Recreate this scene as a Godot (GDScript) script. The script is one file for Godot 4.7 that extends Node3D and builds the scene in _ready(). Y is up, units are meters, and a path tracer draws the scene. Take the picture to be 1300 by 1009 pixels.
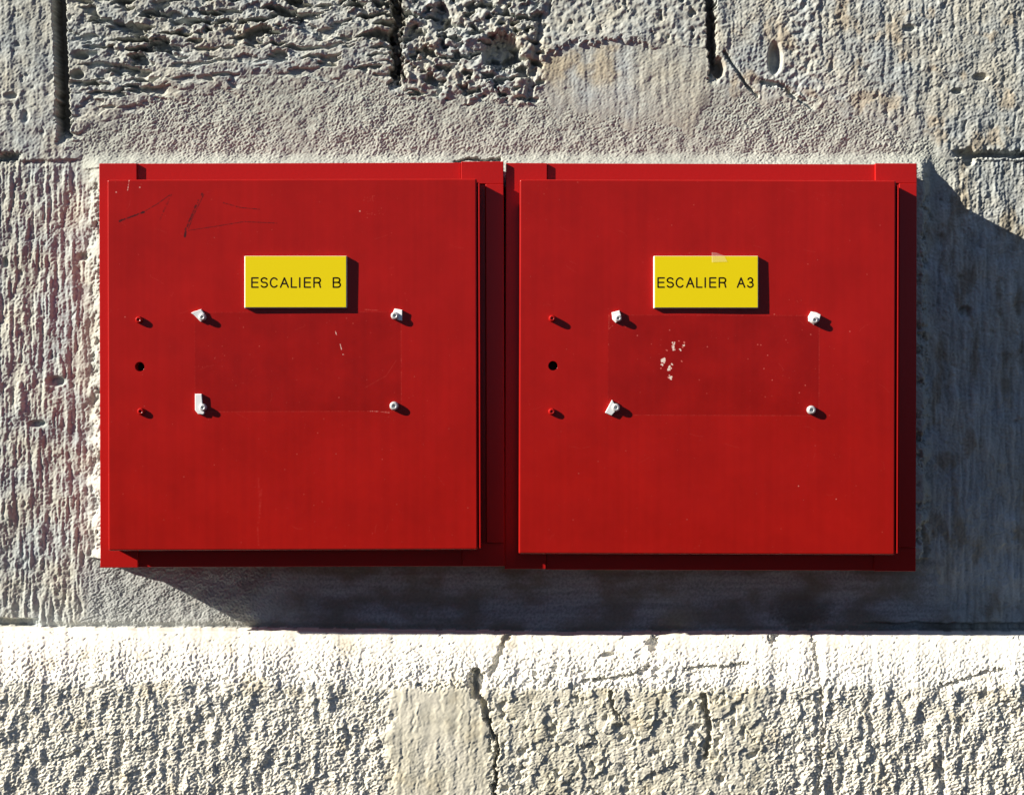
extends Node3D
# Two red metal cabinets on an old limestone wall above a bright plinth ledge, in raking sun from the upper left.
# Measurements are in millimetres of the wall plane (X to the right, Y down from the top of the view).

const DIST := 1800.0            # camera distance from the wall, mm
const MIDX := 650.0
const MIDY := 504.5

# ---------------------------------------------------------------- helpers
func lin(r: float, g: float, b: float) -> Color:
	return Color(r, g, b).linear_to_srgb()

func mat(c: Color, rough: float, spec := 0.5, metal := 0.0) -> StandardMaterial3D:
	var m := StandardMaterial3D.new()
	m.albedo_color = c
	m.roughness = rough
	m.metallic_specular = spec
	m.metallic = metal
	return m

# a measured point (seen at X, Y while standing z mm in front of the wall) in metres
func at(x: float, y: float, z: float) -> Vector3:
	var s := 1.0 - z / DIST
	return Vector3((x - MIDX) * s, (MIDY - y) * s, z) * 0.001

var names := {}
func numbered(called: String) -> String:
	if not names.has(called):
		names[called] = 0
		return called
	names[called] += 1
	return "%s_%03d" % [called, names[called]]

func tag(o: Node3D, label: String, category := "", group := "") -> Node3D:
	o.set_meta("label", label)
	if category:
		o.set_meta("category", category)
	if group:
		o.set_meta("group", group)
	return o

func thing(called: String, label: String, category: String, where: Vector3, group := "") -> Node3D:
	var o := Node3D.new()
	o.name = numbered(called)
	add_child(o)
	o.position = where
	tag(o, label, category, group)
	return o

func put(called: String, mesh: Mesh, m: Material, parent: Node) -> MeshInstance3D:
	var o := MeshInstance3D.new()
	var n := 0
	var nm := called
	while parent.has_node(NodePath(nm)):
		n += 1
		nm = "%s_%03d" % [called, n]
	o.name = nm
	o.mesh = mesh
	o.material_override = m
	parent.add_child(o, true)
	return o

func mesh_of(p: PackedVector3Array, n: PackedVector3Array, idx: PackedInt32Array, uv := PackedVector2Array(), col := PackedColorArray()) -> ArrayMesh:
	var a := []
	a.resize(Mesh.ARRAY_MAX)
	a[Mesh.ARRAY_VERTEX] = p
	a[Mesh.ARRAY_NORMAL] = n
	if uv.size():
		a[Mesh.ARRAY_TEX_UV] = uv
	if col.size():
		a[Mesh.ARRAY_COLOR] = col
	a[Mesh.ARRAY_INDEX] = idx
	var m := ArrayMesh.new()
	m.add_surface_from_arrays(Mesh.PRIMITIVE_TRIANGLES, a)
	return m

# A slab with rounded front edges. (x0,y0) lower left, (x1,y1) upper right, z0 back, z1 front (metres, local).
# hole: Vector3(x, y, radius) cuts a round hole with a short bore; dent: amplitude of slow waviness of the front.
func slab(x0: float, y0: float, z0: float, x1: float, y1: float, z1: float, b: float, hole := Vector3.ZERO, dent := 0.0, seed_ := 0) -> ArrayMesh:
	var p := PackedVector3Array(); var n := PackedVector3Array(); var uv := PackedVector2Array(); var ix := PackedInt32Array()
	var nz := FastNoiseLite.new()
	nz.seed = 40 + seed_
	nz.frequency = 5.0
	nz.fractal_octaves = 2
	var cs := 4
	var es := 4
	var rings := []
	rings.append([0.0, z0, 0.0])
	for k in es + 1:
		var th := PI * 0.5 * k / es
		rings.append([b * (1.0 - cos(th)), z1 - b * (1.0 - sin(th)), th])
	var per := 4 * (cs + 1)
	for r in rings:
		for q in 4:
			var cx := x1 - b if q == 0 or q == 3 else x0 + b
			var cy := y1 - b if q < 2 else y0 + b
			for k in cs + 1:
				var an := (q + float(k) / cs) * PI * 0.5
				var d := Vector2(cos(an), sin(an))
				var rad: float = b - r[0]
				var v := Vector3(cx + d.x * rad, cy + d.y * rad, r[1])
				p.append(v)
				n.append(Vector3(d.x * cos(r[2]), d.y * cos(r[2]), sin(r[2])).normalized())
				uv.append(Vector2((v.x - x0) / (x1 - x0), (y1 - v.y) / (y1 - y0)))
	for r in rings.size() - 1:
		for k in per:
			var a := r * per + k
			var c := r * per + (k + 1) % per
			ix.append_array([a, a + per, c, c, a + per, c + per])
	# back
	var bc := p.size()
	for s in [Vector2(x0 + b, y0 + b), Vector2(x1 - b, y0 + b), Vector2(x1 - b, y1 - b), Vector2(x0 + b, y1 - b)]:
		p.append(Vector3(s.x, s.y, z0)); n.append(Vector3(0, 0, -1)); uv.append(Vector2.ZERO)
	ix.append_array([bc, bc + 1, bc + 2, bc, bc + 2, bc + 3])
	# front as a grid
	var gx := PackedFloat32Array(); var gy := PackedFloat32Array()
	var steps := 24 if dent > 0.0 else 1
	for k in steps + 1:
		gx.append(lerpf(x0 + b, x1 - b, float(k) / steps))
		gy.append(lerpf(y0 + b, y1 - b, float(k) / steps))
	if hole.z > 0.0:
		for w in [-1.5, 1.5]:
			gx.append(hole.x + w * hole.z)
			gy.append(hole.y + w * hole.z)
		gx.sort(); gy.sort()
	var f := func(x: float, y: float) -> float:
		var e := minf(minf(x - x0, x1 - x), minf(y - y0, y1 - y)) - b
		return z1 + dent * nz.get_noise_2d(x, y) * smoothstep(0.0, 0.04, e)
	var fn := func(x: float, y: float) -> Vector3:
		if dent <= 0.0:
			return Vector3(0, 0, 1)
		var h := 0.002
		return Vector3(-(f.call(x + h, y) - f.call(x - h, y)) / (2 * h), -(f.call(x, y + h) - f.call(x, y - h)) / (2 * h), 1).normalized()
	var g0 := p.size()
	for j in gy.size():
		for i in gx.size():
			p.append(Vector3(gx[i], gy[j], f.call(gx[i], gy[j])))
			n.append(fn.call(gx[i], gy[j]))
			uv.append(Vector2((gx[i] - x0) / (x1 - x0), (y1 - gy[j]) / (y1 - y0)))
	for j in gy.size() - 1:
		for i in gx.size() - 1:
			var mx := (gx[i] + gx[i + 1]) * 0.5 - hole.x
			var my := (gy[j] + gy[j + 1]) * 0.5 - hole.y
			if hole.z > 0.0 and absf(mx) < hole.z * 1.5 and absf(my) < hole.z * 1.5:
				continue
			var a := g0 + j * gx.size() + i
			ix.append_array([a, a + gx.size(), a + 1, a + 1, a + gx.size(), a + gx.size() + 1])
	if hole.z > 0.0:
		var sides := 32
		var h0 := p.size()
		for k in sides:
			var an := TAU * k / sides
			var d := Vector2(cos(an), sin(an))
			var o := d / maxf(absf(d.x), absf(d.y)) * hole.z * 1.5
			var zf: float = f.call(hole.x, hole.y)
			var pts := [Vector3(hole.x + o.x, hole.y + o.y, f.call(hole.x + o.x, hole.y + o.y)), Vector3(hole.x + d.x * hole.z * 1.12, hole.y + d.y * hole.z * 1.12, zf), Vector3(hole.x + d.x * hole.z * 1.05, hole.y + d.y * hole.z * 1.05, zf + 0.0001), Vector3(hole.x + d.x * hole.z, hole.y + d.y * hole.z, zf - 0.0004), Vector3(hole.x + d.x * hole.z, hole.y + d.y * hole.z, zf - 0.016)]
			var ns := [fn.call(hole.x + o.x, hole.y + o.y), fn.call(hole.x, hole.y), Vector3(0, 0, 1), Vector3(-d.x, -d.y, 1).normalized(), Vector3(-d.x, -d.y, 0)]
			for m in 5:
				p.append(pts[m]); n.append(ns[m])
				uv.append(Vector2((pts[m].x - x0) / (x1 - x0), (y1 - pts[m].y) / (y1 - y0)))
		for k in sides:
			for m in 4:
				var a := h0 + k * 5 + m
				var c := h0 + ((k + 1) % sides) * 5 + m
				ix.append_array([a, a + 1, c, c, a + 1, c + 1])
	return mesh_of(p, n, ix, uv)

# the same from measured edges (left, top, right, bottom seen at the front face) relative to a base point
func face(l: float, t: float, r: float, bt: float, z0: float, z1: float, b: float, base: Vector3, hole := Vector3.ZERO, dent := 0.0, sd := 0) -> ArrayMesh:
	var lo := at(l, bt, z1) - base
	var hi := at(r, t, z1) - base
	var h := Vector3.ZERO
	if hole.z > 0.0:
		var hp := at(hole.x, hole.y, z1) - base
		h = Vector3(hp.x, hp.y, hole.z * 0.001 * (1.0 - z1 / DIST))
	return slab(lo.x, lo.y, z0 * 0.001, hi.x, hi.y, z1 * 0.001, b * 0.001, h, dent * 0.001, sd)

func lathe(profile: Array, sides: int) -> ArrayMesh:      # profile of (radius, height), turned about z
	var st := SurfaceTool.new()
	st.begin(Mesh.PRIMITIVE_TRIANGLES)
	for k in profile.size() - 1:
		var a: Vector2 = profile[k]
		var b: Vector2 = profile[k + 1]
		st.set_smooth_group(0 if k > 3 else k + 1)
		for i in sides:
			var t0 := TAU * i / sides
			var t1 := TAU * (i + 1) / sides
			var p00 := Vector3(cos(t0) * a.x, sin(t0) * a.x, a.y); var p01 := Vector3(cos(t1) * a.x, sin(t1) * a.x, a.y)
			var p10 := Vector3(cos(t0) * b.x, sin(t0) * b.x, b.y); var p11 := Vector3(cos(t1) * b.x, sin(t1) * b.x, b.y)
			for v in [p00, p01, p10, p01, p11, p10]:
				st.add_vertex(v)
	st.index()
	st.generate_normals()
	return st.commit()

# a flat chip with an irregular outline: polygon (metres), lying from z0 to z1
func chip(poly: PackedVector2Array, z0: float, z1: float, tilt := Vector2.ZERO) -> ArrayMesh:
	var st := SurfaceTool.new()
	st.begin(Mesh.PRIMITIVE_TRIANGLES)
	st.set_smooth_group(-1)
	var c := Vector2.ZERO
	for v in poly:
		c += v / poly.size()
	var top := PackedVector3Array(); var rim := PackedVector3Array(); var low := PackedVector3Array()
	for v in poly:
		var w := c + (v - c) * 0.93
		var lift := (v - c).dot(tilt)
		top.append(Vector3(w.x, w.y, z1 + lift)); rim.append(Vector3(v.x, v.y, z1 + lift - 0.0004)); low.append(Vector3(v.x, v.y, z0))
	var tri := Geometry2D.triangulate_polygon(poly)
	for i in tri:
		st.add_vertex(top[i])
	for k in poly.size():
		var j := (k + 1) % poly.size()
		for v in [top[k], rim[k], top[j], top[j], rim[k], rim[j], rim[k], low[k], rim[j], rim[j], low[k], low[j]]:
			st.add_vertex(v)
	st.generate_normals()
	return st.commit()

# engraved one-stroke capitals: polylines in a box 1 wide, 1 high (y down)
func glyph(c: String) -> Array:
	var arc := func(cx: float, cy: float, rx: float, ry: float, a0: float, a1: float) -> PackedVector2Array:
		var r := PackedVector2Array()
		for k in 13:
			var a := deg_to_rad(lerpf(a0, a1, k / 12.0))
			r.append(Vector2(cx + rx * cos(a), cy - ry * sin(a)))
		return r
	match c:
		"E": return [PackedVector2Array([Vector2(1, 0), Vector2(0, 0), Vector2(0, 1), Vector2(1, 1)]), PackedVector2Array([Vector2(0, 0.48), Vector2(0.92, 0.48)])]
		"L": return [PackedVector2Array([Vector2(0, 0), Vector2(0, 1), Vector2(1, 1)])]
		"I": return [PackedVector2Array([Vector2(0.5, 0), Vector2(0.5, 1)])]
		"A": return [PackedVector2Array([Vector2(0, 1), Vector2(0.5, 0), Vector2(1, 1)]), PackedVector2Array([Vector2(0.19, 0.62), Vector2(0.81, 0.62)])]
		"C": return [arc.call(0.5, 0.5, 0.5, 0.5, 40, 320)]
		"S":
			var s: PackedVector2Array = arc.call(0.5, 0.25, 0.45, 0.25, 25, 250)
			s.append_array(arc.call(0.5, 0.735, 0.48, 0.265, 70, -155))
			return [s]
		"R":
			var r := PackedVector2Array([Vector2(0, 1), Vector2(0, 0), Vector2(0.55, 0)])
			r.append_array(arc.call(0.62, 0.25, 0.36, 0.25, 90, -90))
			r.append(Vector2(0, 0.5))
			return [r, PackedVector2Array([Vector2(0.6, 0.5), Vector2(0.88, 0.62), Vector2(0.92, 0.85), Vector2(1, 1)])]
		"B":
			var b := PackedVector2Array([Vector2(0, 0.48), Vector2(0, 0), Vector2(0.5, 0)])
			b.append_array(arc.call(0.58, 0.24, 0.34, 0.24, 90, -90))
			b.append(Vector2(0, 0.48)); b.append(Vector2(0, 1)); b.append(Vector2(0.5, 1))
			b.append_array(arc.call(0.6, 0.74, 0.4, 0.26, -90, 90))
			return [b]
		"3":
			var t: PackedVector2Array = arc.call(0.48, 0.25, 0.42, 0.25, 160, -80)
			t.append(Vector2(0.4, 0.48))
			var u := PackedVector2Array([Vector2(0.4, 0.48)])
			u.append_array(arc.call(0.48, 0.735, 0.5, 0.265, 80, -160))
			return [t, u]
	return []

func strokes(st: SurfaceTool, line: PackedVector2Array, w: float, z: float) -> void:
	for k in line.size() - 1:
		var a := line[k]; var b := line[k + 1]
		if a.distance_to(b) < 1e-7:
			continue
		var d := (b - a).normalized() * w
		var s := Vector2(-d.y, d.x)
		var q := [a - s, a + s, b + s, b - s]
		for i in [0, 1, 2, 0, 2, 3]:
			st.add_vertex(Vector3(q[i].x, q[i].y, z))
	for v in line:
		for k in 10:
			var a0 := TAU * k / 10.0
			var a1 := TAU * (k + 1) / 10.0
			st.add_vertex(Vector3(v.x, v.y, z + 0.000004))
			st.add_vertex(Vector3(v.x + cos(a1) * w, v.y + sin(a1) * w, z + 0.000004))
			st.add_vertex(Vector3(v.x + cos(a0) * w, v.y + sin(a0) * w, z + 0.000004))

# ---------------------------------------------------------------- the stone wall
var n_fine: FastNoiseLite; var n_grain: FastNoiseLite; var n_cell: FastNoiseLite; var n_med: FastNoiseLite; var n_low: FastNoiseLite
var n_tool: FastNoiseLite; var n_layer: FastNoiseLite; var n_lump: FastNoiseLite; var n_pit: FastNoiseLite; var n_col: FastNoiseLite; var n_chip: FastNoiseLite; var n_warp: FastNoiseLite

func noise(sd: int, freq: float, oct: int, kind := FastNoiseLite.TYPE_SIMPLEX_SMOOTH) -> FastNoiseLite:
	var f := FastNoiseLite.new()
	f.seed = sd
	f.noise_type = kind
	f.frequency = freq
	f.fractal_type = FastNoiseLite.FRACTAL_FBM if oct > 1 else FastNoiseLite.FRACTAL_NONE
	f.fractal_octaves = oct
	return f

func curve(pts: Array, x: float) -> float:
	if x <= pts[0][0]:
		return pts[0][1]
	for k in pts.size() - 1:
		if x < pts[k + 1][0]:
			return lerpf(pts[k][1], pts[k + 1][1], (x - pts[k][0]) / (pts[k + 1][0] - pts[k][0]))
	return pts[-1][1]

# how deep a groove is at a point: distance to a polyline against its half width
func groove(x: float, y: float, pts: PackedVector2Array, w: float) -> float:
	var q := Vector2(x, y)
	var best := 1e9
	for k in pts.size() - 1:
		var c := Geometry2D.get_closest_point_to_segment(q, pts[k], pts[k + 1])
		best = minf(best, q.distance_to(c))
	return 1.0 - smoothstep(w * 0.5, w * 1.15, best)

func dimple(x: float, y: float, cx: float, cy: float, rx: float, ry: float) -> float:
	var d := sqrt(((x - cx) / rx) ** 2 + ((y - cy) / ry) ** 2)
	return 1.0 - smoothstep(0.55, 1.15, d)

const BAND_TOP := [[-400, 260], [60, 215], [90, 178], [120, 158], [200, 128], [280, 106], [360, 96], [440, 92], [500, 112], [600, 118], [680, 122], [760, 150], [880, 160], [905, 112], [960, 126], [1030, 136], [1100, 150], [1180, 172], [1200, 210], [1700, 260]]
const BAND_LEFT := [[0, 140], [150, 112], [175, 86], [205, 92], [232, 112], [262, 121], [690, 123], [720, 116], [750, 112], [800, 96]]
const BAND_RIGHT := [[0, 1150], [170, 1185], [200, 1200], [240, 1190], [290, 1176], [690, 1172], [740, 1190], [800, 1215]]
const LEDGE := [[-400, 795], [0, 797], [365, 798], [500, 800], [610, 801], [700, 803], [1000, 802], [1300, 803], [1700, 803]]

var H := 0.0       # relief, mm
var Z := 0.0       # stand-out of the course, mm
var COL := Color()
var ID := 0
var gap_line := PackedVector2Array([Vector2(578, 204), Vector2(634, 202)])
var crack_a := PackedVector2Array([Vector2(920, 66), Vector2(935, 88), Vector2(948, 108), Vector2(962, 122)])
var crack_b := PackedVector2Array([Vector2(968, 104), Vector2(992, 108), Vector2(1012, 124), Vector2(1032, 136)])
var crack_c := PackedVector2Array([Vector2(645, 806), Vector2(637, 822), Vector2(628, 846), Vector2(622, 856)])
var crack_d := PackedVector2Array([Vector2(606, 852), Vector2(600, 876), Vector2(613, 892), Vector2(622, 918), Vector2(632, 950), Vector2(626, 1010), Vector2(630, 1400)])
var crack_e := PackedVector2Array([Vector2(1030, 800), Vector2(1036, 830), Vector2(1042, 870), Vector2(1046, 930), Vector2(1040, 1010), Vector2(1044, 1400)])
var crack_f := PackedVector2Array([Vector2(893, 884), Vector2(897, 905), Vector2(902, 930), Vector2(896, 960)])
var crack_g := PackedVector2Array([Vector2(776, 878), Vector2(778, 896), Vector2(786, 912)])
var crack_h := PackedVector2Array([Vector2(742, 866), Vector2(775, 862), Vector2(806, 856), Vector2(826, 848)])
var crack_i := PackedVector2Array([Vector2(868, 852), Vector2(890, 846), Vector2(920, 848), Vector2(948, 843)])
var crack_j := PackedVector2Array([Vector2(1196, 872), Vector2(1226, 864), Vector2(1250, 854), Vector2(1275, 850)])
var arc_lip := [[690, 74], [700, 64], [720, 58], [745, 54], [775, 51], [800, 51], [820, 54], [850, 66], [905, 70]]

func relief(x: float, y: float, bt: float, xl: float, xr: float, yl: float) -> void:
	var nm := n_med.get_noise_2d(x, y)
	var nf := n_fine.get_noise_2d(x, y)
	var nl := n_low.get_noise_2d(x, y)
	var nc := n_col.get_noise_2d(x, y)
	var wx := x + 5.0 * n_warp.get_noise_2d(x, y)
	var wy := y + 5.0 * n_warp.get_noise_2d(x + 700.0, y)
	Z = 0.0
	var cool := Color(0.355, 0.39, 0.40)
	var warm := Color(0.42, 0.415, 0.365)
	var c := cool.lerp(warm, clampf(0.5 + 0.9 * nc, 0, 1)) * (1.0 + 0.16 * nl)
	if y < yl - 1.0:
		var upper := y < 203.0 + 4.0 * nm
		var dist := minf(minf(y - bt, x - xl), xr - x)
		if y > 712.0:
			dist = minf(x - xl, xr - x)
		var m := smoothstep(-16.0, 16.0, dist + 26.0 * nm + 4.0 * nf)
		var h := 0.0
		var joint := 0.0
		if m < 0.999:
			var nt := n_tool.get_noise_2d(x, y * 0.11)
			var np := n_pit.get_noise_2d(x, y * 0.8)
			var pits := smoothstep(0.40, 0.85, np + 0.25 * nf)
			var gr0 := n_grain.get_noise_2d(x, y * 0.8)
			if upper:
				var j1 := 75.0 + y * 0.035 + 2.0 * nm
				var j2 := 503.0 + 5.0 * nm - 2.0 * nf
				var j3 := 902.0 + y * 0.04 + 2.0 * nm
				if x < j1:
					ID = 0
					h = 2.0 + 1.8 * nm + 0.9 * nt + 0.6 * nf + 0.35 * gr0 - 2.5 * pits - 4.0 * dimple(x, y, 14, 122, 9, 5) - 3.0 * dimple(x, y, 32, 148, 6, 9)
				elif x < j2:
					ID = 1
					var ny := n_layer.get_noise_2d(x * 0.30, y * 1.15 + 5.0 * nm)
					var lump := n_lump.get_noise_2d(x, y)
					var amp := smoothstep(8.0, -75.0, y - bt) * smoothstep(84.0, 130.0, x) 
					amp = (0.2 + 0.8 * amp) * (0.35 + 0.85 * smoothstep(-0.25, 0.3, n_med.get_noise_2d(x * 0.35 + 60.0, y * 0.6)))
					h = 3.0 + amp * (-18.0 * smoothstep(0.04, 0.24, ny + 0.2 * nl) + 2.4 * n_chip.get_noise_2d(wx, wy * 1.4) + 1.4 * lump) + 2.2 * nm + 0.7 * nf + 0.4 * gr0
					h -= 12.0 * dimple(x, y, 98, 95, 9, 6) + 9.0 * dimple(x, y, 102, 71, 10, 5)
				elif x < j3:
					ID = 2
					var lump2 := n_lump.get_noise_2d(x, y * 1.1)
					var smooth_part := smoothstep(678.0, 700.0, x + 5.0 * nm)
					var rough_h := 3.5 + 2.6 * lump2 + 2.6 * n_chip.get_noise_2d(wx * 0.9, wy * 1.1) + 2.6 * nm + 0.6 * nf - 13.0 * smoothstep(0.10, 0.38, n_layer.get_noise_2d(x * 0.6, y + 300.0))
					rough_h -= 22.0 * dimple(x + 4.0 * nm, y + 5.0 * nf, 637, 66, 25, 24)
					rough_h -= 8.0 * groove(x, y, PackedVector2Array([Vector2(690, 20), Vector2(683, 60), Vector2(676, 90), Vector2(672, 120)]), 6.0)
					rough_h -= 11.0 * dimple(x, y, 560, 22, 12, 18) + 9.0 * dimple(x, y, 735, 18, 16, 8) * (1.0 - smooth_part)
					var lip := curve(arc_lip, x)
					var sm_h := 0.8 + 1.1 * nm + 0.6 * nt + 0.4 * nf + 0.35 * gr0
					sm_h += 3.6 * smoothstep(3.0, -3.0, y - lip + 5.0 * nm + 9.0 * n_warp.get_noise_2d(x, y) + 2.0 * nf) * smoothstep(40.0, 0.0, lip - y) * smoothstep(850.0, 810.0, x)
					if y < lip - 8.0:
						sm_h += 1.6 * lump2 - 5.0 * pits
					h = lerpf(rough_h, sm_h, smooth_part)
					var och := smooth_part * smoothstep(2.0, 10.0, y - lip) * smoothstep(118.0, 92.0, y + 14.0 * nm) * smoothstep(800.0, 782.0, x + 12.0 * nf)
					c = c.lerp(Color(0.40, 0.335, 0.22), och * 0.6 * smoothstep(-0.5, 0.3, nc + nm))
					var gg := smooth_part * smoothstep(795.0, 812.0, x) * smoothstep(40.0, 62.0, y)
					c = c.lerp(Color(0.44, 0.43, 0.35), gg * 0.35)
				else:
					ID = 3
					h = 1.8 + 1.9 * nm + 0.95 * nt + 0.75 * nf + 0.5 * gr0 - 2.2 * pits * smoothstep(930.0, 1010.0, x)
					h -= 13.0 * dimple(x, y, 984, 74, 9, 21)
					h -= 7.0 * groove(x, y + 2.0 * nf, crack_a, 2.4) + 6.0 * groove(x, y + 3.0 * nf, crack_b, 3.4)
					h += 1.6 * n_lump.get_noise_2d(x, y) * (0.3 + smoothstep(985.0, 1010.0, x) * smoothstep(1060.0, 1030.0, x))
					h -= 6.0 * dimple(x, y, 1245, 98, 10, 5) + 5.0 * dimple(x, y, 1155, 36, 9, 5) + 6.0 * dimple(x, y, 1215, 116, 8, 4)
					var br := smoothstep(0.18, 0.5, n_col.get_noise_2d(x * 1.4 + 500.0, y * 1.2))
					c = c.lerp(Color(0.36, 0.31, 0.235), br * 0.7)
				var w1 := (1.0 - smoothstep(7.4, 9.4, absf(x - j1) + 1.5 * nf + 4.0 * n_warp.get_noise_2d(x, y * 1.3) * smoothstep(20.0, 170.0, y))) * smoothstep(188.0, 150.0, y)
				var w2 := (1.0 - smoothstep(4.5, 9.0, absf(x - j2) + 4.0 * nf + 7.0 * n_warp.get_noise_2d(x, y))) * smoothstep(122.0, 86.0, y)
				var w3 := (1.0 - smoothstep(3.6, 6.5, absf(x - j3) + 1.5 * nf + 3.0 * n_warp.get_noise_2d(x, y))) * smoothstep(112.0, 76.0, y)
				joint = maxf(w1, maxf(w2, w3))
				joint = maxf(joint, 0.8 * dimple(x, y + 2.0 * nf, 911, 86, 9, 14))
				h -= joint * (34.0 if w1 > 0.0 else 26.0)
				c = c.lerp(Color(0.17, 0.155, 0.13), 0.9 * smoothstep(0.4, 0.9, joint))
			else:
				ID = 4 if x < 650.0 else 5
				var k := 1.25 if x < 650.0 else 0.85
				var nt2 := n_tool.get_noise_2d(x * 2.1 + 90.0, y * 0.3)
				h = k * (1.55 * nt + 0.9 * nt2 * (0.5 + smoothstep(-0.3, 0.4, nm))) + 2.0 * nm + 0.75 * nf + 0.5 * gr0 - 2.2 * pits + 0.5 * n_chip.get_noise_2d(wx * 1.4, wy * 0.4)
				if x > 650.0:
					h -= 10.0 * dimple(x, y, 1176, 275, 8, 9) + 5.0 * dimple(x, y, 1196, 306, 7, 10) + 6.0 * dimple(x, y, 1226, 396, 9, 8)
					var br2 := smoothstep(0.12, 0.42, n_col.get_noise_2d(x * 1.6 + 900.0, y * 0.7))
					c = c.lerp(Color(0.25, 0.215, 0.155), br2 * 0.7)
					c = c * (1.0 + 0.26 * nt + 0.22 * nt2 + 0.15 * gr0)
				else:
					h -= 7.0 * dimple(x, y, 70, 484, 13, 7) + 7.0 * dimple(x, y, 6, 333, 4, 7) + 6.0 * dimple(x, y, 46, 538, 12, 5) + 5.0 * dimple(x, y, 105, 326, 9, 5)
			# the bed joint between the two courses, open at both ends
			var bed := 0.0
			if x < 90.0:
				bed = (1.0 - smoothstep(2.0, 6.5, absf(y - 200.0 + x * 0.08) + 3.0 * nf)) * smoothstep(34.0, 6.0, x)
				h -= bed * 15.0 + 1.5 * (1.0 - smoothstep(0.0, 5.0, absf(y - 206.0)))
				bed = maxf(bed, 0.9 * dimple(x, y, 4, 194, 11, 11))
			elif x > 1190.0:
				bed = (1.0 - smoothstep(2.0, 5.5, absf(y - 196.0 - 3.0 * nm) + 2.0 * nf)) * smoothstep(1206.0, 1228.0, x)
				bed = maxf(bed, 0.9 * dimple(x, y, 1231, 199, 8, 12))
				h -= bed * 15.0
			joint = maxf(joint, bed)
		if m > 0.001:
			var g := n_cell.get_noise_2d(x, y)
			var gr := n_grain.get_noise_2d(x, y)
			var hr := -0.3 + 1.9 * nm + 0.8 * g + 1.35 * gr * (0.75 + 0.5 * nl)
			var cr := Color(0.375, 0.395, 0.365) * (1.0 + 0.12 * nl)
			if y > 708.0:
				var sm := smoothstep(300.0, 430.0, x)
				hr = lerpf(hr, 0.9 * nm + 0.4 * n_tool.get_noise_2d(y, x * 0.05) + 0.2 * nf + 0.2 * gr, sm * 0.9)
				cr = Color(0.38, 0.40, 0.395).lerp(Color(0.30, 0.315, 0.32), sm)
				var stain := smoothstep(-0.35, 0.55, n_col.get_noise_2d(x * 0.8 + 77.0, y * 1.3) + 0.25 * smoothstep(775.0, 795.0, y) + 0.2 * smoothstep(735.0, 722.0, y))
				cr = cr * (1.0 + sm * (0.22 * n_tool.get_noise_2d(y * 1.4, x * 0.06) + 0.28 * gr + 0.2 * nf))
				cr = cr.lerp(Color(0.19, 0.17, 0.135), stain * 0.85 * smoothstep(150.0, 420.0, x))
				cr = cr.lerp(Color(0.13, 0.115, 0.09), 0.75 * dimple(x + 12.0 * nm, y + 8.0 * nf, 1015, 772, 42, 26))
			else:
				hr -= 9.0 * groove(x, y + 7.0 * nm, gap_line, 2.4)
				hr += 22.0 * smoothstep(192.0, 228.0, y) * smoothstep(100.0, 130.0, x) * smoothstep(1185.0, 1165.0, x)
				if y > 215.0 and x < 200.0:
					hr = hr * 0.45 + 11.0 * smoothstep(108.0 + 6.0 * nm, 150.0, x)
					cr = cr.lerp(Color(0.50, 0.49, 0.46), smoothstep(500.0, 560.0, y + 20.0 * nm))
			h = lerpf(h, hr, m)
			c = c.lerp(cr, m)
			if m > 0.5:
				ID = 6
		if joint > 0.55 and m < 0.5:
			ID = 7
		# open crease where the wall meets the plinth
		var gap := smoothstep(yl - 13.0, yl - 9.0, y + 2.5 * nm) * (smoothstep(52.0, 30.0, x) + smoothstep(1080.0, 1150.0, x))
		gap = minf(gap, 1.0) * (1.0 if y < yl - 2.5 else 0.5)
		h -= 14.0 * gap
		if gap > 0.6:
			ID = 7
		h -= 3.0 * smoothstep(yl - 9.0, yl - 2.0, y) * (1.0 - gap)
		H = h
	else:
		var d := y - yl
		var edge := 70.0 + 9.0 * n_med.get_noise_2d(x * 0.7, 40.0) + 5.0 * nf
		var t := clampf(d / edge, 0.0, 1.0)
		Z = 22.0 * smoothstep(-1.0, 4.0, d) + 41.0 * t + (0.0 if d < edge else minf(4.0, (d - edge) * 0.06))
		var front := smoothstep(edge - 8.0, edge + 8.0, d)
		var patch := 0.0
		x += 5.0 * n_warp.get_noise_2d(x, y)
		if x > 480.0 and x < 1000.0:
			patch = smoothstep(480.0, 504.0, x + 14.0 * nm) * smoothstep(985.0, 960.0, x + 8.0 * nm) * smoothstep(edge + 2.0, edge + 10.0, d + (6.0 if x > 620.0 else 12.0))
		ID = 8
		if x > 622.0 - 6.0 * smoothstep(860.0, 900.0, y) and x < 1037.0:
			ID = 9
		elif x >= 1037.0:
			ID = 10
		var np2 := n_pit.get_noise_2d(x * 1.3, y * 1.5 + 4000.0)
		var wear := smoothstep(edge * 0.55, edge * 1.05, d + 18.0 * nl + 8.0 * nm)
		var top_h := (0.8 + 1.2 * wear) * nm + (0.10 + 0.55 * wear) * nf + 1.2 * wear * n_chip.get_noise_2d(wx, wy) - (1.4 + 1.8 * wear) * smoothstep(0.42, 0.75, np2 + 0.3 * nf)
		var flake := smoothstep(640.0, 660.0, x) * smoothstep(905.0, 880.0, x)
		if flake > 0.0:
			top_h += flake * (2.4 * n_lump.get_noise_2d(x * 0.8, y * 1.2) * smoothstep(34.0, 52.0, d) - 4.0 * smoothstep(0.2, 0.5, n_layer.get_noise_2d(x * 0.7, y + 900.0)) * smoothstep(8.0, 60.0, d))
		var tl := n_tool.get_noise_2d(x * 0.9, y * 0.2 + 50.0)
		var deep_cut := smoothstep(0.05, 0.45, n_tool.get_noise_2d(x * 0.55 + 33.0, y * 0.14)) * (0.35 + 0.65 * smoothstep(950.0, 1060.0, x))
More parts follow.
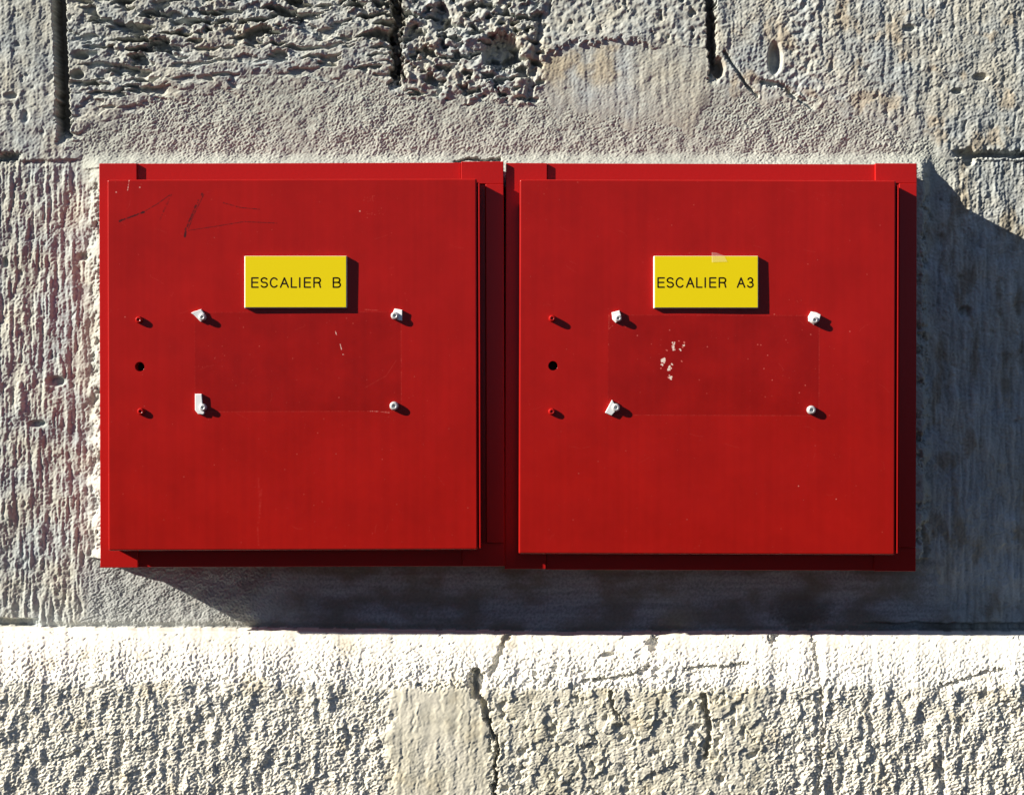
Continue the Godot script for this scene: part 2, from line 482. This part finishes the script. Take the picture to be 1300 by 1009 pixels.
		var fr_h := 1.5 * tl + 0.6 * n_lump.get_noise_2d(x, y * 0.4) + 1.5 * n_grain.get_noise_2d(x, y * 0.8) + 1.0 * nf + 2.6 * nm + 1.1 * n_chip.get_noise_2d(wx * 0.9, wy * 0.55) - 3.4 * deep_cut * (0.6 + 0.8 * nf)
		var pa_h := 2.5 + 0.9 * nm + 0.35 * nf + 0.9 * n_tool.get_noise_2d(x, y * 0.1)
		if x > 620.0:
			pa_h += 1.6 * n_chip.get_noise_2d(wx * 0.6, wy * 0.6) + 0.8 * n_grain.get_noise_2d(x, y) - 4.0 * smoothstep(0.2, 0.6, n_warp.get_noise_2d(x * 0.5 + 70.0, y * 0.35))
		fr_h = lerpf(fr_h, pa_h, patch)
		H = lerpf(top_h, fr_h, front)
		if x > 560.0 and x < 680.0:
			H -= 9.0 * groove(x, y + 3.0 * nf, crack_c, 3.4) + 13.0 * groove(x + 3.0 * nm + 2.0 * nf, y, crack_d, 2.6 + 2.0 * smoothstep(930.0, 880.0, y))
			H -= 13.0 * dimple(x + 4.0 * nm, y + 3.0 * nf, 606, 868, 12, 17)
		elif x > 720.0 and x < 960.0:
			H -= 6.0 * groove(x, y + 4.0 * nf, crack_h, 2.6) + 5.0 * groove(x, y + 4.0 * nf, crack_i, 2.4)
			H -= 11.0 * groove(x + 2.0 * nm, y, crack_f, 4.0) + 7.0 * groove(x, y, crack_g, 2.2)
			H -= 9.0 * dimple(x + 3.0 * nm, y + 4.0 * nf, 830, 818, 8, 11) + 7.0 * dimple(x, y, 772, 832, 10, 4) + 5.0 * dimple(x, y, 823, 845, 5, 5)
		elif x > 960.0:
			H -= 4.0 * groove(x + 2.0 * nf, y, crack_e, 1.9) + 5.0 * groove(x, y + 5.0 * nf, crack_j, 2.6)
			H -= 8.0 * dimple(x + 3.0 * nf, y + 3.0 * nf, 983, 811, 6, 7)
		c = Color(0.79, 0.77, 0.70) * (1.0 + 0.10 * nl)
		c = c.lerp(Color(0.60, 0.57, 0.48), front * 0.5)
		c = c.lerp(Color(0.52, 0.495, 0.39), patch * (0.5 + 0.5 * nc))
		c = c.lerp(Color(0.50, 0.44, 0.32), 0.5 * smoothstep(0.25, 0.6, nc))
	var mot := 1.0 + 0.10 * nf + 0.06 * nm
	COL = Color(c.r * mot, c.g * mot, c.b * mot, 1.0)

func axis(a: float, b: float, step: float, lo: float, hi: float, coarse: float) -> PackedFloat32Array:
	var r := PackedFloat32Array()
	var v := lo
	while v < a - coarse * 0.5:
		r.append(v)
		v += coarse
	var n := int(ceil((b - a) / step))
	for k in n + 1:
		r.append(lerpf(a, b, float(k) / n))
	v = b + coarse
	while v <= hi:
		r.append(v)
		v += coarse
	return r

func build_wall() -> void:
	n_fine = noise(1, 0.20, 2); n_grain = noise(2, 0.31, 2); n_cell = noise(3, 0.16, 1, FastNoiseLite.TYPE_CELLULAR)
	n_med = noise(4, 0.030, 4); n_low = noise(5, 0.006, 3); n_tool = noise(6, 0.085, 2); n_layer = noise(7, 0.062, 3)
	n_lump = noise(8, 0.075, 2); n_pit = noise(9, 0.055, 2); n_col = noise(10, 0.014, 4)
	n_chip = noise(11, 0.085, 1, FastNoiseLite.TYPE_CELLULAR); n_warp = noise(12, 0.09, 3)
	n_chip.cellular_return_type = FastNoiseLite.RETURN_CELL_VALUE
	n_cell.cellular_return_type = FastNoiseLite.RETURN_DISTANCE2_SUB
	var step := 1.1
	var xs := axis(-12.0, 1312.0, step, -340.0, 1640.0, 6.0)
	var ys := axis(-12.0, 1022.0, step, -300.0, 1330.0, 6.0)
	var nx := xs.size(); var ny := ys.size()
	var total := nx * ny
	var pos := PackedVector3Array(); pos.resize(total)
	var col := PackedColorArray(); col.resize(total)
	var ids := PackedByteArray(); ids.resize(total)
	var bts := PackedFloat32Array(); var yls := PackedFloat32Array()
	for x in xs:
		bts.append(curve(BAND_TOP, x)); yls.append(curve(LEDGE, x) + 1.6 * n_med.get_noise_2d(x, 3000.0))
	for j in ny:
		var y := ys[j]
		var xl := curve(BAND_LEFT, y); var xr := curve(BAND_RIGHT, y)
		var rim := j == 0 or j == ny - 1
		for i in nx:
			var x := xs[i]
			var v := j * nx + i
			if x > 168.0 and x < 1122.0 and y > 242.0 and y < 692.0:
				ids[v] = 255
				pos[v] = at(x, y, 0.0)
				continue
			relief(x, y, bts[i], xl, xr, yls[i])
			ids[v] = ID
			var s := 0.001 * (1.0 - Z / DIST)
			var deep := Z + H
			if rim or i == 0 or i == nx - 1:
				deep = -250.0
			pos[v] = Vector3((x - MIDX) * s, (MIDY - y) * s, deep * 0.001)
			col[v] = COL
	var wall := thing("stone_wall", "weathered pale limestone block wall with rough mortar and projecting plinth ledge", "wall", at(650, 1330, 0))
	var base := wall.position
	var nor := PackedVector3Array(); nor.resize(total)
	for j in ny:
		for i in nx:
			var v := j * nx + i
			if ids[v] == 255:
				nor[v] = Vector3(0, 0, 1)
				continue
			var dx := pos[v + 1 if i < nx - 1 else v] - pos[v - 1 if i > 0 else v]
			var dy := pos[v - nx if j > 0 else v] - pos[v + nx if j < ny - 1 else v]
			nor[v] = dx.cross(dy).normalized()
	var cells := []
	for k in 11:
		cells.append(PackedInt32Array())
	for j in ny - 1:
		for i in nx - 1:
			var v := j * nx + i
			if ids[v] == 255 or ids[v + 1] == 255 or ids[v + nx] == 255 or ids[v + nx + 1] == 255:
				continue
			cells[ids[v]].append(v)
	var stone_mat := StandardMaterial3D.new()
	stone_mat.vertex_color_use_as_albedo = true
	stone_mat.roughness = 0.95
	stone_mat.metallic_specular = 0.25
	var kinds := ["stone", "stone", "stone", "stone", "stone", "stone", "mortar_patch", "mortar_joint", "plinth_stone", "plinth_stone", "plinth_stone"]
	var seen := PackedInt32Array(); seen.resize(total)
	for k in 11:
		seen.fill(-1)
		var p := PackedVector3Array(); var n := PackedVector3Array(); var cc := PackedColorArray(); var ix := PackedInt32Array()
		for v in cells[k]:
			var q := [v, v + 1, v + nx, v + nx + 1]
			for w in q:
				if seen[w] < 0:
					seen[w] = p.size()
					p.append(pos[w] - base); n.append(nor[w]); cc.append(col[w])
			var a := seen[v]; var b := seen[v + 1]; var c := seen[v + nx]; var d := seen[v + nx + 1]
			ix.append(a); ix.append(b); ix.append(c)
			ix.append(b); ix.append(d); ix.append(c)
		if p.size():
			put(kinds[k], mesh_of(p, n, ix, PackedVector2Array(), cc), stone_mat, wall)
	# the body of the wall behind the faces
	var core := mat(lin(0.36, 0.34, 0.30), 0.95)
	put("wall_core", slab(-0.98, 0.012, -0.36, 0.98, 1.62, -0.045, 0.004), core, wall)

# ---------------------------------------------------------------- paint of the doors
func dab(im: Image, cx: float, cy: float, r: float, c: Color, a: float) -> void:
	var w := im.get_width(); var h := im.get_height()
	for y in range(maxi(0, int(cy - r - 1)), mini(h, int(cy + r + 2))):
		for x in range(maxi(0, int(cx - r - 1)), mini(w, int(cx + r + 2))):
			var k := a * clampf(r + 0.5 - Vector2(x - cx, y - cy).length(), 0.0, 1.0)
			if k > 0.0:
				im.set_pixel(x, y, im.get_pixel(x, y).lerp(c, k))

func mark(im: Image, pts: Array, r: float, c: Color, a: float, rng: RandomNumberGenerator, broken := 0.0) -> void:
	for k in pts.size() - 1:
		var p: Vector2 = pts[k]; var q: Vector2 = pts[k + 1]
		var n := int(p.distance_to(q) / maxf(0.5, r * 0.8)) + 1
		for i in n:
			if rng.randf() < broken:
				continue
			var v := p.lerp(q, float(i) / n)
			dab(im, v.x + rng.randf_range(-0.3, 0.3) * r, v.y + rng.randf_range(-0.3, 0.3) * r, r * rng.randf_range(0.6, 1.15), c, a * rng.randf_range(0.5, 1.0))

# l,t,r,b: the door; g: the ghost rectangle of a sign that was taken off
func paint(l: float, t: float, r: float, b: float, g: Rect2, sd: int) -> Image:
	var w := 1400
	var k := w / (r - l)
	var h := int((b - t) * k)
	var im := Image.create(w, h, false, Image.FORMAT_RGB8)
	var rng := RandomNumberGenerator.new()
	rng.seed = sd
	var base := Vector3(0.335, 0.0078, 0.0056)
	var slow := noise(sd + 20, 0.0035, 4); var mid := noise(sd + 21, 0.02, 3); var run := noise(sd + 22, 0.03, 2)
	for y in h:
		for x in w:
			var px := l + x / k; var py := t + y / k
			var v := 1.0 + 0.12 * slow.get_noise_2d(x, y) + 0.035 * mid.get_noise_2d(x, y) + 0.05 * run.get_noise_2d(x, y * 0.03)
			var e := minf(minf(px - g.position.x, g.end.x - px), minf(py - g.position.y, g.end.y - py)) + 0.8 * mid.get_noise_2d(x * 2.0, y * 2.0)
			v *= 1.0 - (0.15 + 0.10 * slow.get_noise_2d(x * 2.0 + 900.0, y * 2.0)) * smoothstep(-0.6, 0.8, e)
			im.set_pixel(x, y, lin(base.x * v, base.y * v, base.z * v))
	var to := func(px: float, py: float) -> Vector2: return Vector2((px - l) * k, (py - t) * k)
	var pale := lin(0.62, 0.16, 0.13)
	var white := lin(0.80, 0.70, 0.62)
	# the broken outline where the old sign sat
	var c0: Vector2 = to.call(g.position.x, g.position.y); var c1: Vector2 = to.call(g.end.x, g.end.y)
	var a := Vector2(c1.x, c0.y); var d := Vector2(c0.x, c1.y)
	for e in [[c0, a, 0.7], [a, c1, 0.5], [d, c1, 0.5], [c0, d, 0.85]]:
		mark(im, [e[0], e[1]], 1.2, pale, 0.3, rng, e[2])
	for n in 420:      # flecks
		var p: Vector2 = Vector2(rng.randf() * w, rng.randf() * h)
		dab(im, p.x, p.y, rng.randf_range(0.3, 1.5) if rng.randf() < 0.9 else 2.3, pale if rng.randf() < 0.93 else white, rng.randf_range(0.12, 0.6))
	for n in 26:       # hair scratches and scuffs
		var p: Vector2 = Vector2(rng.randf() * w, rng.randf() * h)
		var q := p + Vector2(rng.randf_range(-60, 60), rng.randf_range(-40, 40))
		mark(im, [p, (p + q) * 0.5 + Vector2(rng.randf_range(-6, 6), rng.randf_range(-6, 6)), q], 0.9, pale, 0.22, rng, 0.4)
	for n in 30:       # spots on the ghost area
		var p: Vector2 = to.call(rng.randf_range(g.position.x, g.end.x), rng.randf_range(g.position.y, g.end.y))
		dab(im, p.x, p.y, rng.randf_range(0.8, 2.6), pale, rng.randf_range(0.15, 0.6))
	if sd == 1:
		var pen := lin(0.045, 0.012, 0.014)
		var sk := func(pts: Array, rr: float, al: float, br := 0.2) -> void:
			var o := []
			for v in pts:
				o.append(to.call(v[0], v[1]))
			mark(im, o, rr * 1.2, pen, minf(0.85, al * 2.1), rng, br)
		sk.call([[152, 279.5], [165, 275], [182, 268.5]], 2.6, 0.4)
		sk.call([[152, 279.5], [156, 278]], 4.0, 0.6)
		sk.call([[180, 269.5], [183, 268]], 3.2, 0.5)
		sk.call([[182, 268.5], [200, 258], [217.5, 245.5]], 1.6, 0.3)
		sk.call([[218, 246], [210, 262], [203, 278]], 3.0, 0.12, 0.5)
		sk.call([[257.5, 244], [248, 262], [237, 288]], 3.2, 0.26, 0.35)
		sk.call([[259, 246], [246, 272], [239, 290]], 1.4, 0.3)
		sk.call([[236, 289], [234.5, 301]], 3.4, 0.4)
		sk.call([[239, 292], [273, 287], [310, 281], [352, 283]], 1.3, 0.25)
		sk.call([[284, 257], [305, 263], [330, 265.5]], 1.5, 0.28, 0.4)
		for s in [[[425.5, 420.5], [427.2, 425.5]], [[431.3, 436], [433.4, 443.8]], [[435, 449.5], [435.4, 450.5]], [[164, 228], [162, 241]]]:
			mark(im, [to.call(s[0][0], s[0][1]), to.call(s[1][0], s[1][1])], 1.9, white, 0.75, rng, 0.15)
		for s in [[[327, 606], [329, 640], [326, 668], [327, 692]], [[331, 620], [328, 660]]]:
			var o := []
			for v in s:
				o.append(to.call(v[0], v[1]))
			mark(im, o, 4.0, pale, 0.10, rng, 0.45)
		for s in [[177.5, 237], [147.5, 243], [457, 268]]:
			var p: Vector2 = to.call(s[0], s[1])
			dab(im, p.x, p.y, 3.2, white, 0.55)
		mark(im, [to.call(463, 393), to.call(480, 394)], 2.4, pale, 0.35, rng, 0.3)
		mark(im, [to.call(468, 521.5), to.call(496, 524)], 2.4, white, 0.4, rng, 0.5)
		mark(im, [to.call(463, 492), to.call(490, 477), to.call(503, 457)], 1.0, pale, 0.22, rng, 0.2)
		for s in [[475, 268, 12], [470, 252, 9]]:
			for n in 14:
				var p: Vector2 = to.call(s[0] + rng.randf_range(-s[2], s[2]), s[1] + rng.randf_range(-s[2], s[2]) * 0.4)
				dab(im, p.x, p.y, 2.2, pale, 0.2)
	else:
		# chips down to the white undercoat
		for s in [[855, 436, 2.2], [854.6, 440, 2.6], [855.5, 443, 2.0], [868.6, 434.5, 1.4], [868, 438, 1.6], [866.5, 441, 1.2], [863.6, 444, 1.7], [861.8, 433, 1.2], [846.5, 444.6, 1.2], [842.5, 455.5, 2.2], [841.8, 459, 3.2], [840.3, 463, 2.0], [839, 467.5, 1.0], [853, 462, 1.8], [850.8, 465.8, 2.6], [849, 469.5, 2.0], [851, 478, 2.7], [852, 480.8, 1.6], [847.9, 479, 1.2], [865.5, 458.5, 1.2]]:
			for n in 9:
				var p: Vector2 = to.call(s[0] + rng.randf_range(-1, 1) * s[2] * 0.7, s[1] + rng.randf_range(-1, 1) * s[2] * 0.7)
				dab(im, p.x, p.y, s[2] * k * rng.randf_range(0.25, 0.5), white if s[2] > 1.5 else pale, 0.85)
		for s in [[962, 437], [966, 437.5], [974.6, 450.5], [970, 467.5], [980.5, 482], [1029.3, 424], [1022.5, 488.5], [1015, 498], [983, 398.5], [1079, 420], [898, 440], [850, 419], [809, 426]]:
			var p: Vector2 = to.call(s[0], s[1])
			dab(im, p.x, p.y, 2.6, pale, 0.7)
		mark(im, [to.call(773, 400), to.call(772.6, 418), to.call(778, 413)], 1.6, pale, 0.4, rng, 0.3)
		for n in 60:
			var p: Vector2 = to.call(1050 + rng.randf_range(-18, 18), 252 + rng.randf_range(-8, 8))
			if n < 20:
				dab(im, p.x, p.y, 1.8, pale, 0.15)
	return im

# ---------------------------------------------------------------- one cabinet
func stud_mesh(r: float, h: float) -> ArrayMesh:      # button head with a socket, mm
	var k := 0.001
	return lathe([Vector2(0, h - 2.6) * k, Vector2(r * 0.36, h - 2.6) * k, Vector2(r * 0.40, h - 0.25) * k, Vector2(r * 0.50, h) * k, Vector2(r * 0.74, h - 0.25) * k, Vector2(r * 0.93, h - 1.2) * k, Vector2(r, h - 2.6) * k, Vector2(r, 0) * k], 28)

func cabinet(o: Dictionary) -> Node3D:
	var mid: Vector3 = at((o.l + o.r) * 0.5, (o.t + o.b) * 0.5, o.z)
	var base := at((o.l + o.r) * 0.5, o.b, o.z)
	base.z = 0.0
	mid.z = 0.0
	var root := thing("wall_cabinet", o.label, "cabinet", base, "red metal cabinets side by side on the stone wall")
	root.rotation.z = o.turn
	root.position = mid + (base - mid).rotated(Vector3(0, 0, 1), o.turn)
	var red := mat(lin(0.39, 0.0090, 0.0078), 0.25, 0.36)
	red.normal_enabled = true
	red.normal_texture = orange_peel
	red.normal_scale = 0.12
	red.uv1_triplanar = true
	red.uv1_scale = Vector3(9, 9, 9)
	var z: float = o.z
	put("housing", face(o.l + 2, o.t + 1, o.r - 1, o.b - 2, -12, z - 5.0, 1.0, base), red, root)
	for f in o.frame:      # left, top, right, bottom, how far it stands out
		put("frame_rail", face(f[0], f[1], f[2], f[3], z - 7.0, z + f[4], 0.9, base), red, root)
	var dz: float = z + 24.0
	var paint_mat := mat(Color.WHITE, 0.25, 0.36)
	paint_mat.albedo_texture = ImageTexture.create_from_image(paint(o.door[0], o.door[1], o.door[2], o.door[3], o.ghost, o.sd))
	paint_mat.texture_repeat = false
	var door := put("door", face(o.door[0], o.door[1], o.door[2], o.door[3], z + 1.5, dz, 2.3, base, o.hole, 0.6, o.sd), paint_mat, root)
	var dark := mat(lin(0.004, 0.004, 0.004), 0.8)
	var hp := at(o.hole.x, o.hole.y, dz) - base
	var lock := put("lock_barrel", slab(-0.008, -0.008, 0, 0.008, 0.008, 0.002, 0.0005), dark, door)
	lock.position = Vector3(hp.x, hp.y, (dz - 16.5) * 0.001)
	put("hinge_strip", face(o.door[2] + 1.9, o.door[1] + 6, o.door[2] + 3.6, o.door[3] - 2, z + 1.0, dz - 1.0, 0.4, base), red, root)
	var steel := mat(lin(0.62, 0.63, 0.64), 0.45, 0.5, 0.35)
	var plastic := mat(lin(0.88, 0.90, 0.92), 0.4)
	for s in o.studs:
		var e := put("stud", stud_mesh(s[2] * 0.945, s[3]), red, door)
		var q := at(s[0], s[1], dz) - base
		e.position = Vector3(q.x, q.y, dz * 0.001 - 0.0003)
	for s in o.screws:
		var e := put("screw", stud_mesh(s[2] * 0.945, s[3]), steel, door)
		var q := at(s[0], s[1], dz) - base
		e.position = Vector3(q.x, q.y, dz * 0.001 - 0.0003)
	for f in o.chips:
		var poly := PackedVector2Array()
		for v in f[0]:
			var q := at(v[0], v[1], dz) - base
			poly.append(Vector2(q.x, q.y))
		var e := put("plastic_fragment", chip(poly, (dz - 0.2) * 0.001, (dz + f[1]) * 0.001, f[2]), plastic, door)
		e.set_meta("label", "white broken plastic scrap left under a screw")
	return root

var orange_peel: NoiseTexture2D

func sign_plate(l: float, t: float, r: float, b: float, z: float, label: String, text: Array) -> Node3D:
	var base := at((l + r) * 0.5, b, z)
	base.z = z * 0.001
	var root := thing("sign_plate", label, "sign", base, "yellow staircase signs on the cabinet doors")
	var core := mat(lin(0.70, 0.69, 0.66), 0.5)
	var yellow := mat(lin(0.76, 0.61, 0.004), 0.42, 0.3)
	var ink := mat(lin(0.016, 0.010, 0.008), 0.8, 0.2)
	var k := 1.0 - (z + 5.0) / DIST
	var hw := (r - l) * 0.5 * k * 0.001
	var h := (b - t) * k * 0.001
	put("backing", slab(-hw, 0, 0, hw, h, 0.0048, 0.0011), core, root)
	put("face", slab(-hw + 0.0013, 0.0011, 0.0040, hw - 0.0009, h - 0.0004, 0.0052, 0.0002), yellow, root)
	var st := SurfaceTool.new()
	st.begin(Mesh.PRIMITIVE_TRIANGLES)
	st.set_normal(Vector3(0, 0, 1))
	for g in text:      # letter, left, right
		for line in glyph(g[0]):
			var pl := PackedVector2Array()
			for v in line:
				var q := at(lerpf(g[1] + 0.8, g[2] - 0.8, v.x), lerpf(352.8, 364.6, v.y), z + 5.0) - base
				pl.append(Vector2(q.x, q.y))
			strokes(st, pl, 0.00094, 0.00524)
	put("lettering", st.commit(), ink, root)
	return root

# ---------------------------------------------------------------- scene
func _ready() -> void:
	var cam := Camera3D.new()
	cam.name = "camera"
	cam.fov = rad_to_deg(2.0 * atan(MIDY / DIST))
	cam.position = Vector3(0, 0, DIST * 0.001)
	cam.near = 0.05
	cam.far = 200.0
	add_child(cam)
	cam.current = true

	var env := Environment.new()
	env.background_mode = Environment.BG_SKY
	var sky := ProceduralSkyMaterial.new()
	sky.sky_top_color = Color(0.285, 0.34, 0.44)
	sky.sky_horizon_color = Color(0.34, 0.42, 0.52)
	sky.sky_curve = 0.14
	sky.ground_horizon_color = Color(0.22, 0.21, 0.20)
	sky.ground_bottom_color = Color(0.20, 0.18, 0.16)
	sky.sky_energy_multiplier = 0.95
	sky.ground_energy_multiplier = 0.7
	env.sky = Sky.new()
	env.sky.sky_material = sky
	env.tonemap_mode = Environment.TONE_MAPPER_LINEAR
	env.tonemap_exposure = 2.0
	env.sdfgi_enabled = true
	env.ssao_enabled = true
	env.ssil_enabled = true
	var we := WorldEnvironment.new()
	we.name = "world"
	we.environment = env
	add_child(we)

	var sun := DirectionalLight3D.new()
	sun.name = "sun"
	sun.light_energy = 1.6
	sun.light_color = Color(1.0, 0.965, 0.90)
	sun.light_angular_distance = 0.5
	sun.shadow_enabled = true
	add_child(sun)
	sun.look_at_from_position(Vector3.ZERO, Vector3(2.8, -1.46, -1.0), Vector3.UP)

	build_wall()

	var pn := FastNoiseLite.new()
	pn.frequency = 0.03
	pn.seed = 77
	orange_peel = NoiseTexture2D.new()
	orange_peel.width = 512
	orange_peel.height = 512
	orange_peel.seamless = true
	orange_peel.noise = pn
	orange_peel.as_normal_map = true
	orange_peel.bump_strength = 2.0

	cabinet({
		"label": "left red metal cabinet with yellow ESCALIER B plate and pen scribble", "sd": 1,
		"l": 126.0, "t": 206.5, "r": 640.0, "b": 720.0, "z": 80.0, "turn": deg_to_rad(0.17),
		"frame": [[126, 206.5, 174, 720, 0.0], [174, 206.9, 586, 246, -4.0], [586, 205.5, 640, 234, 1.0], [617, 234, 640, 690, 3.0], [590, 234, 617, 690, -3.0], [586, 690, 640, 719.6, 0.0], [174, 686, 586, 719.4, -4.0]],
		"door": [136.0, 227.0, 606.0, 698.5], "ghost": Rect2(247, 396, 262, 126), "hole": Vector3(177, 464.8, 6.0),
		"studs": [[176.7, 405.4, 4.6, 5.2], [178.7, 521.6, 4.6, 4.6]],
		"screws": [[257.6, 402.5, 4.4, 7.0], [258.0, 516.8, 4.6, 7.0], [501.6, 401.4, 5.0, 7.2], [500.2, 515.6, 5.6, 6.0]],
		"chips": [
			[[[243.3, 397.1], [246.4, 395.5], [255.9, 392.4], [261.5, 400.6], [261.2, 405.4], [255.1, 408.2], [247.2, 399.8]], 3.6, Vector2(-0.08, 0.05)],
			[[[248, 499.5], [256, 499.5], [257, 511.6], [255.5, 514.8], [259.6, 523.5], [258.3, 525.8], [252, 525.1], [248, 520.3]], 4.0, Vector2(-0.05, 0.0)],
			[[[501.5, 392.2], [511, 394.0], [510.7, 407.8], [504.7, 406.4], [497.5, 400.6]], 3.6, Vector2(0.06, 0.05)]],
	})
	cabinet({
		"label": "right red metal cabinet with yellow ESCALIER A3 plate and white paint chips", "sd": 2,
		"l": 641.5, "t": 207.0, "r": 1164.0, "b": 724.0, "z": 76.0, "turn": deg_to_rad(-0.17),
		"frame": [[641.5, 207.5, 694, 723, 0.0], [694, 207.8, 1111, 246, -4.0], [1111, 206.5, 1164, 232, 1.0], [1141.5, 232, 1164, 694, 3.0], [1118, 232, 1141.5, 694, -3.0], [1111, 694, 1164, 724.5, 0.0], [694, 690, 1111, 723.8, -4.0]],
		"door": [659.0, 228.0, 1137.5, 703.8], "ghost": Rect2(772, 400, 268, 127), "hole": Vector3(702.2, 464.9, 6.0),
		"studs": [[700.6, 405.0, 4.4, 7.6], [700.6, 523.0, 4.4, 5.0]],
		"screws": [[784.4, 404.6, 4.4, 7.4], [781.8, 517.7, 5.2, 6.6], [1033.2, 406.2, 4.8, 7.6], [1030.0, 520.0, 5.6, 6.2]],
		"chips": [
			[[[776.4, 397.1], [786, 394.6], [788.2, 401.4], [786, 407.2], [781.5, 410.1], [777.5, 406.2]], 3.4, Vector2(0.02, 0.06)],
			[[[777, 508.1], [779.6, 512.0], [783.5, 520.0], [776.4, 527.6], [768.3, 524.3]], 4.2, Vector2(-0.06, 0.04)],
			[[[1029.6, 395.4], [1036, 396.6], [1041, 399.3], [1039, 407.4], [1032.8, 411.7], [1026.6, 407.4], [1026.0, 402.0]], 4.6, Vector2(0.05, 0.05)]],
	})

	sign_plate(310.5, 325.0, 441.0, 391.5, 104.0, "yellow plate lettered ESCALIER B on the left cabinet door",
		[["E", 318.7, 328.1], ["S", 330.2, 340.0], ["C", 342.2, 353.2], ["A", 355.1, 366.5], ["L", 368.9, 376.9], ["I", 378.6, 382.0], ["E", 385.5, 394.7], ["R", 397.6, 407.4], ["B", 422.2, 432.7]])
	var s3 := sign_plate(829.3, 325.0, 962.5, 391.8, 100.0, "yellow plate lettered ESCALIER A3, tape scrap on its top edge, right cabinet door",
		[["E", 834.8, 844.2], ["S", 846.1, 855.9], ["C", 857.9, 869.0], ["A", 871.1, 881.8], ["L", 884.0, 892.0], ["I", 893.8, 897.2], ["E", 900.6, 909.7], ["R", 912.6, 922.4], ["A", 935.7, 946.4], ["3", 948.6, 957.2]])
	var tape := mat(Color(1, 1, 0.95, 0.14), 0.3)
	tape.transparency = BaseMaterial3D.TRANSPARENCY_ALPHA
	var poly := PackedVector2Array()
	for v in [[904, 320.3], [910, 320.8], [920, 324.5], [924.5, 332.5], [904.2, 333.2]]:
		var q := at(v[0], v[1], 106.0) - s3.position
		poly.append(Vector2(q.x, q.y))
	put("tape_scrap", chip(poly, 0.0054, 0.0058), tape, s3)
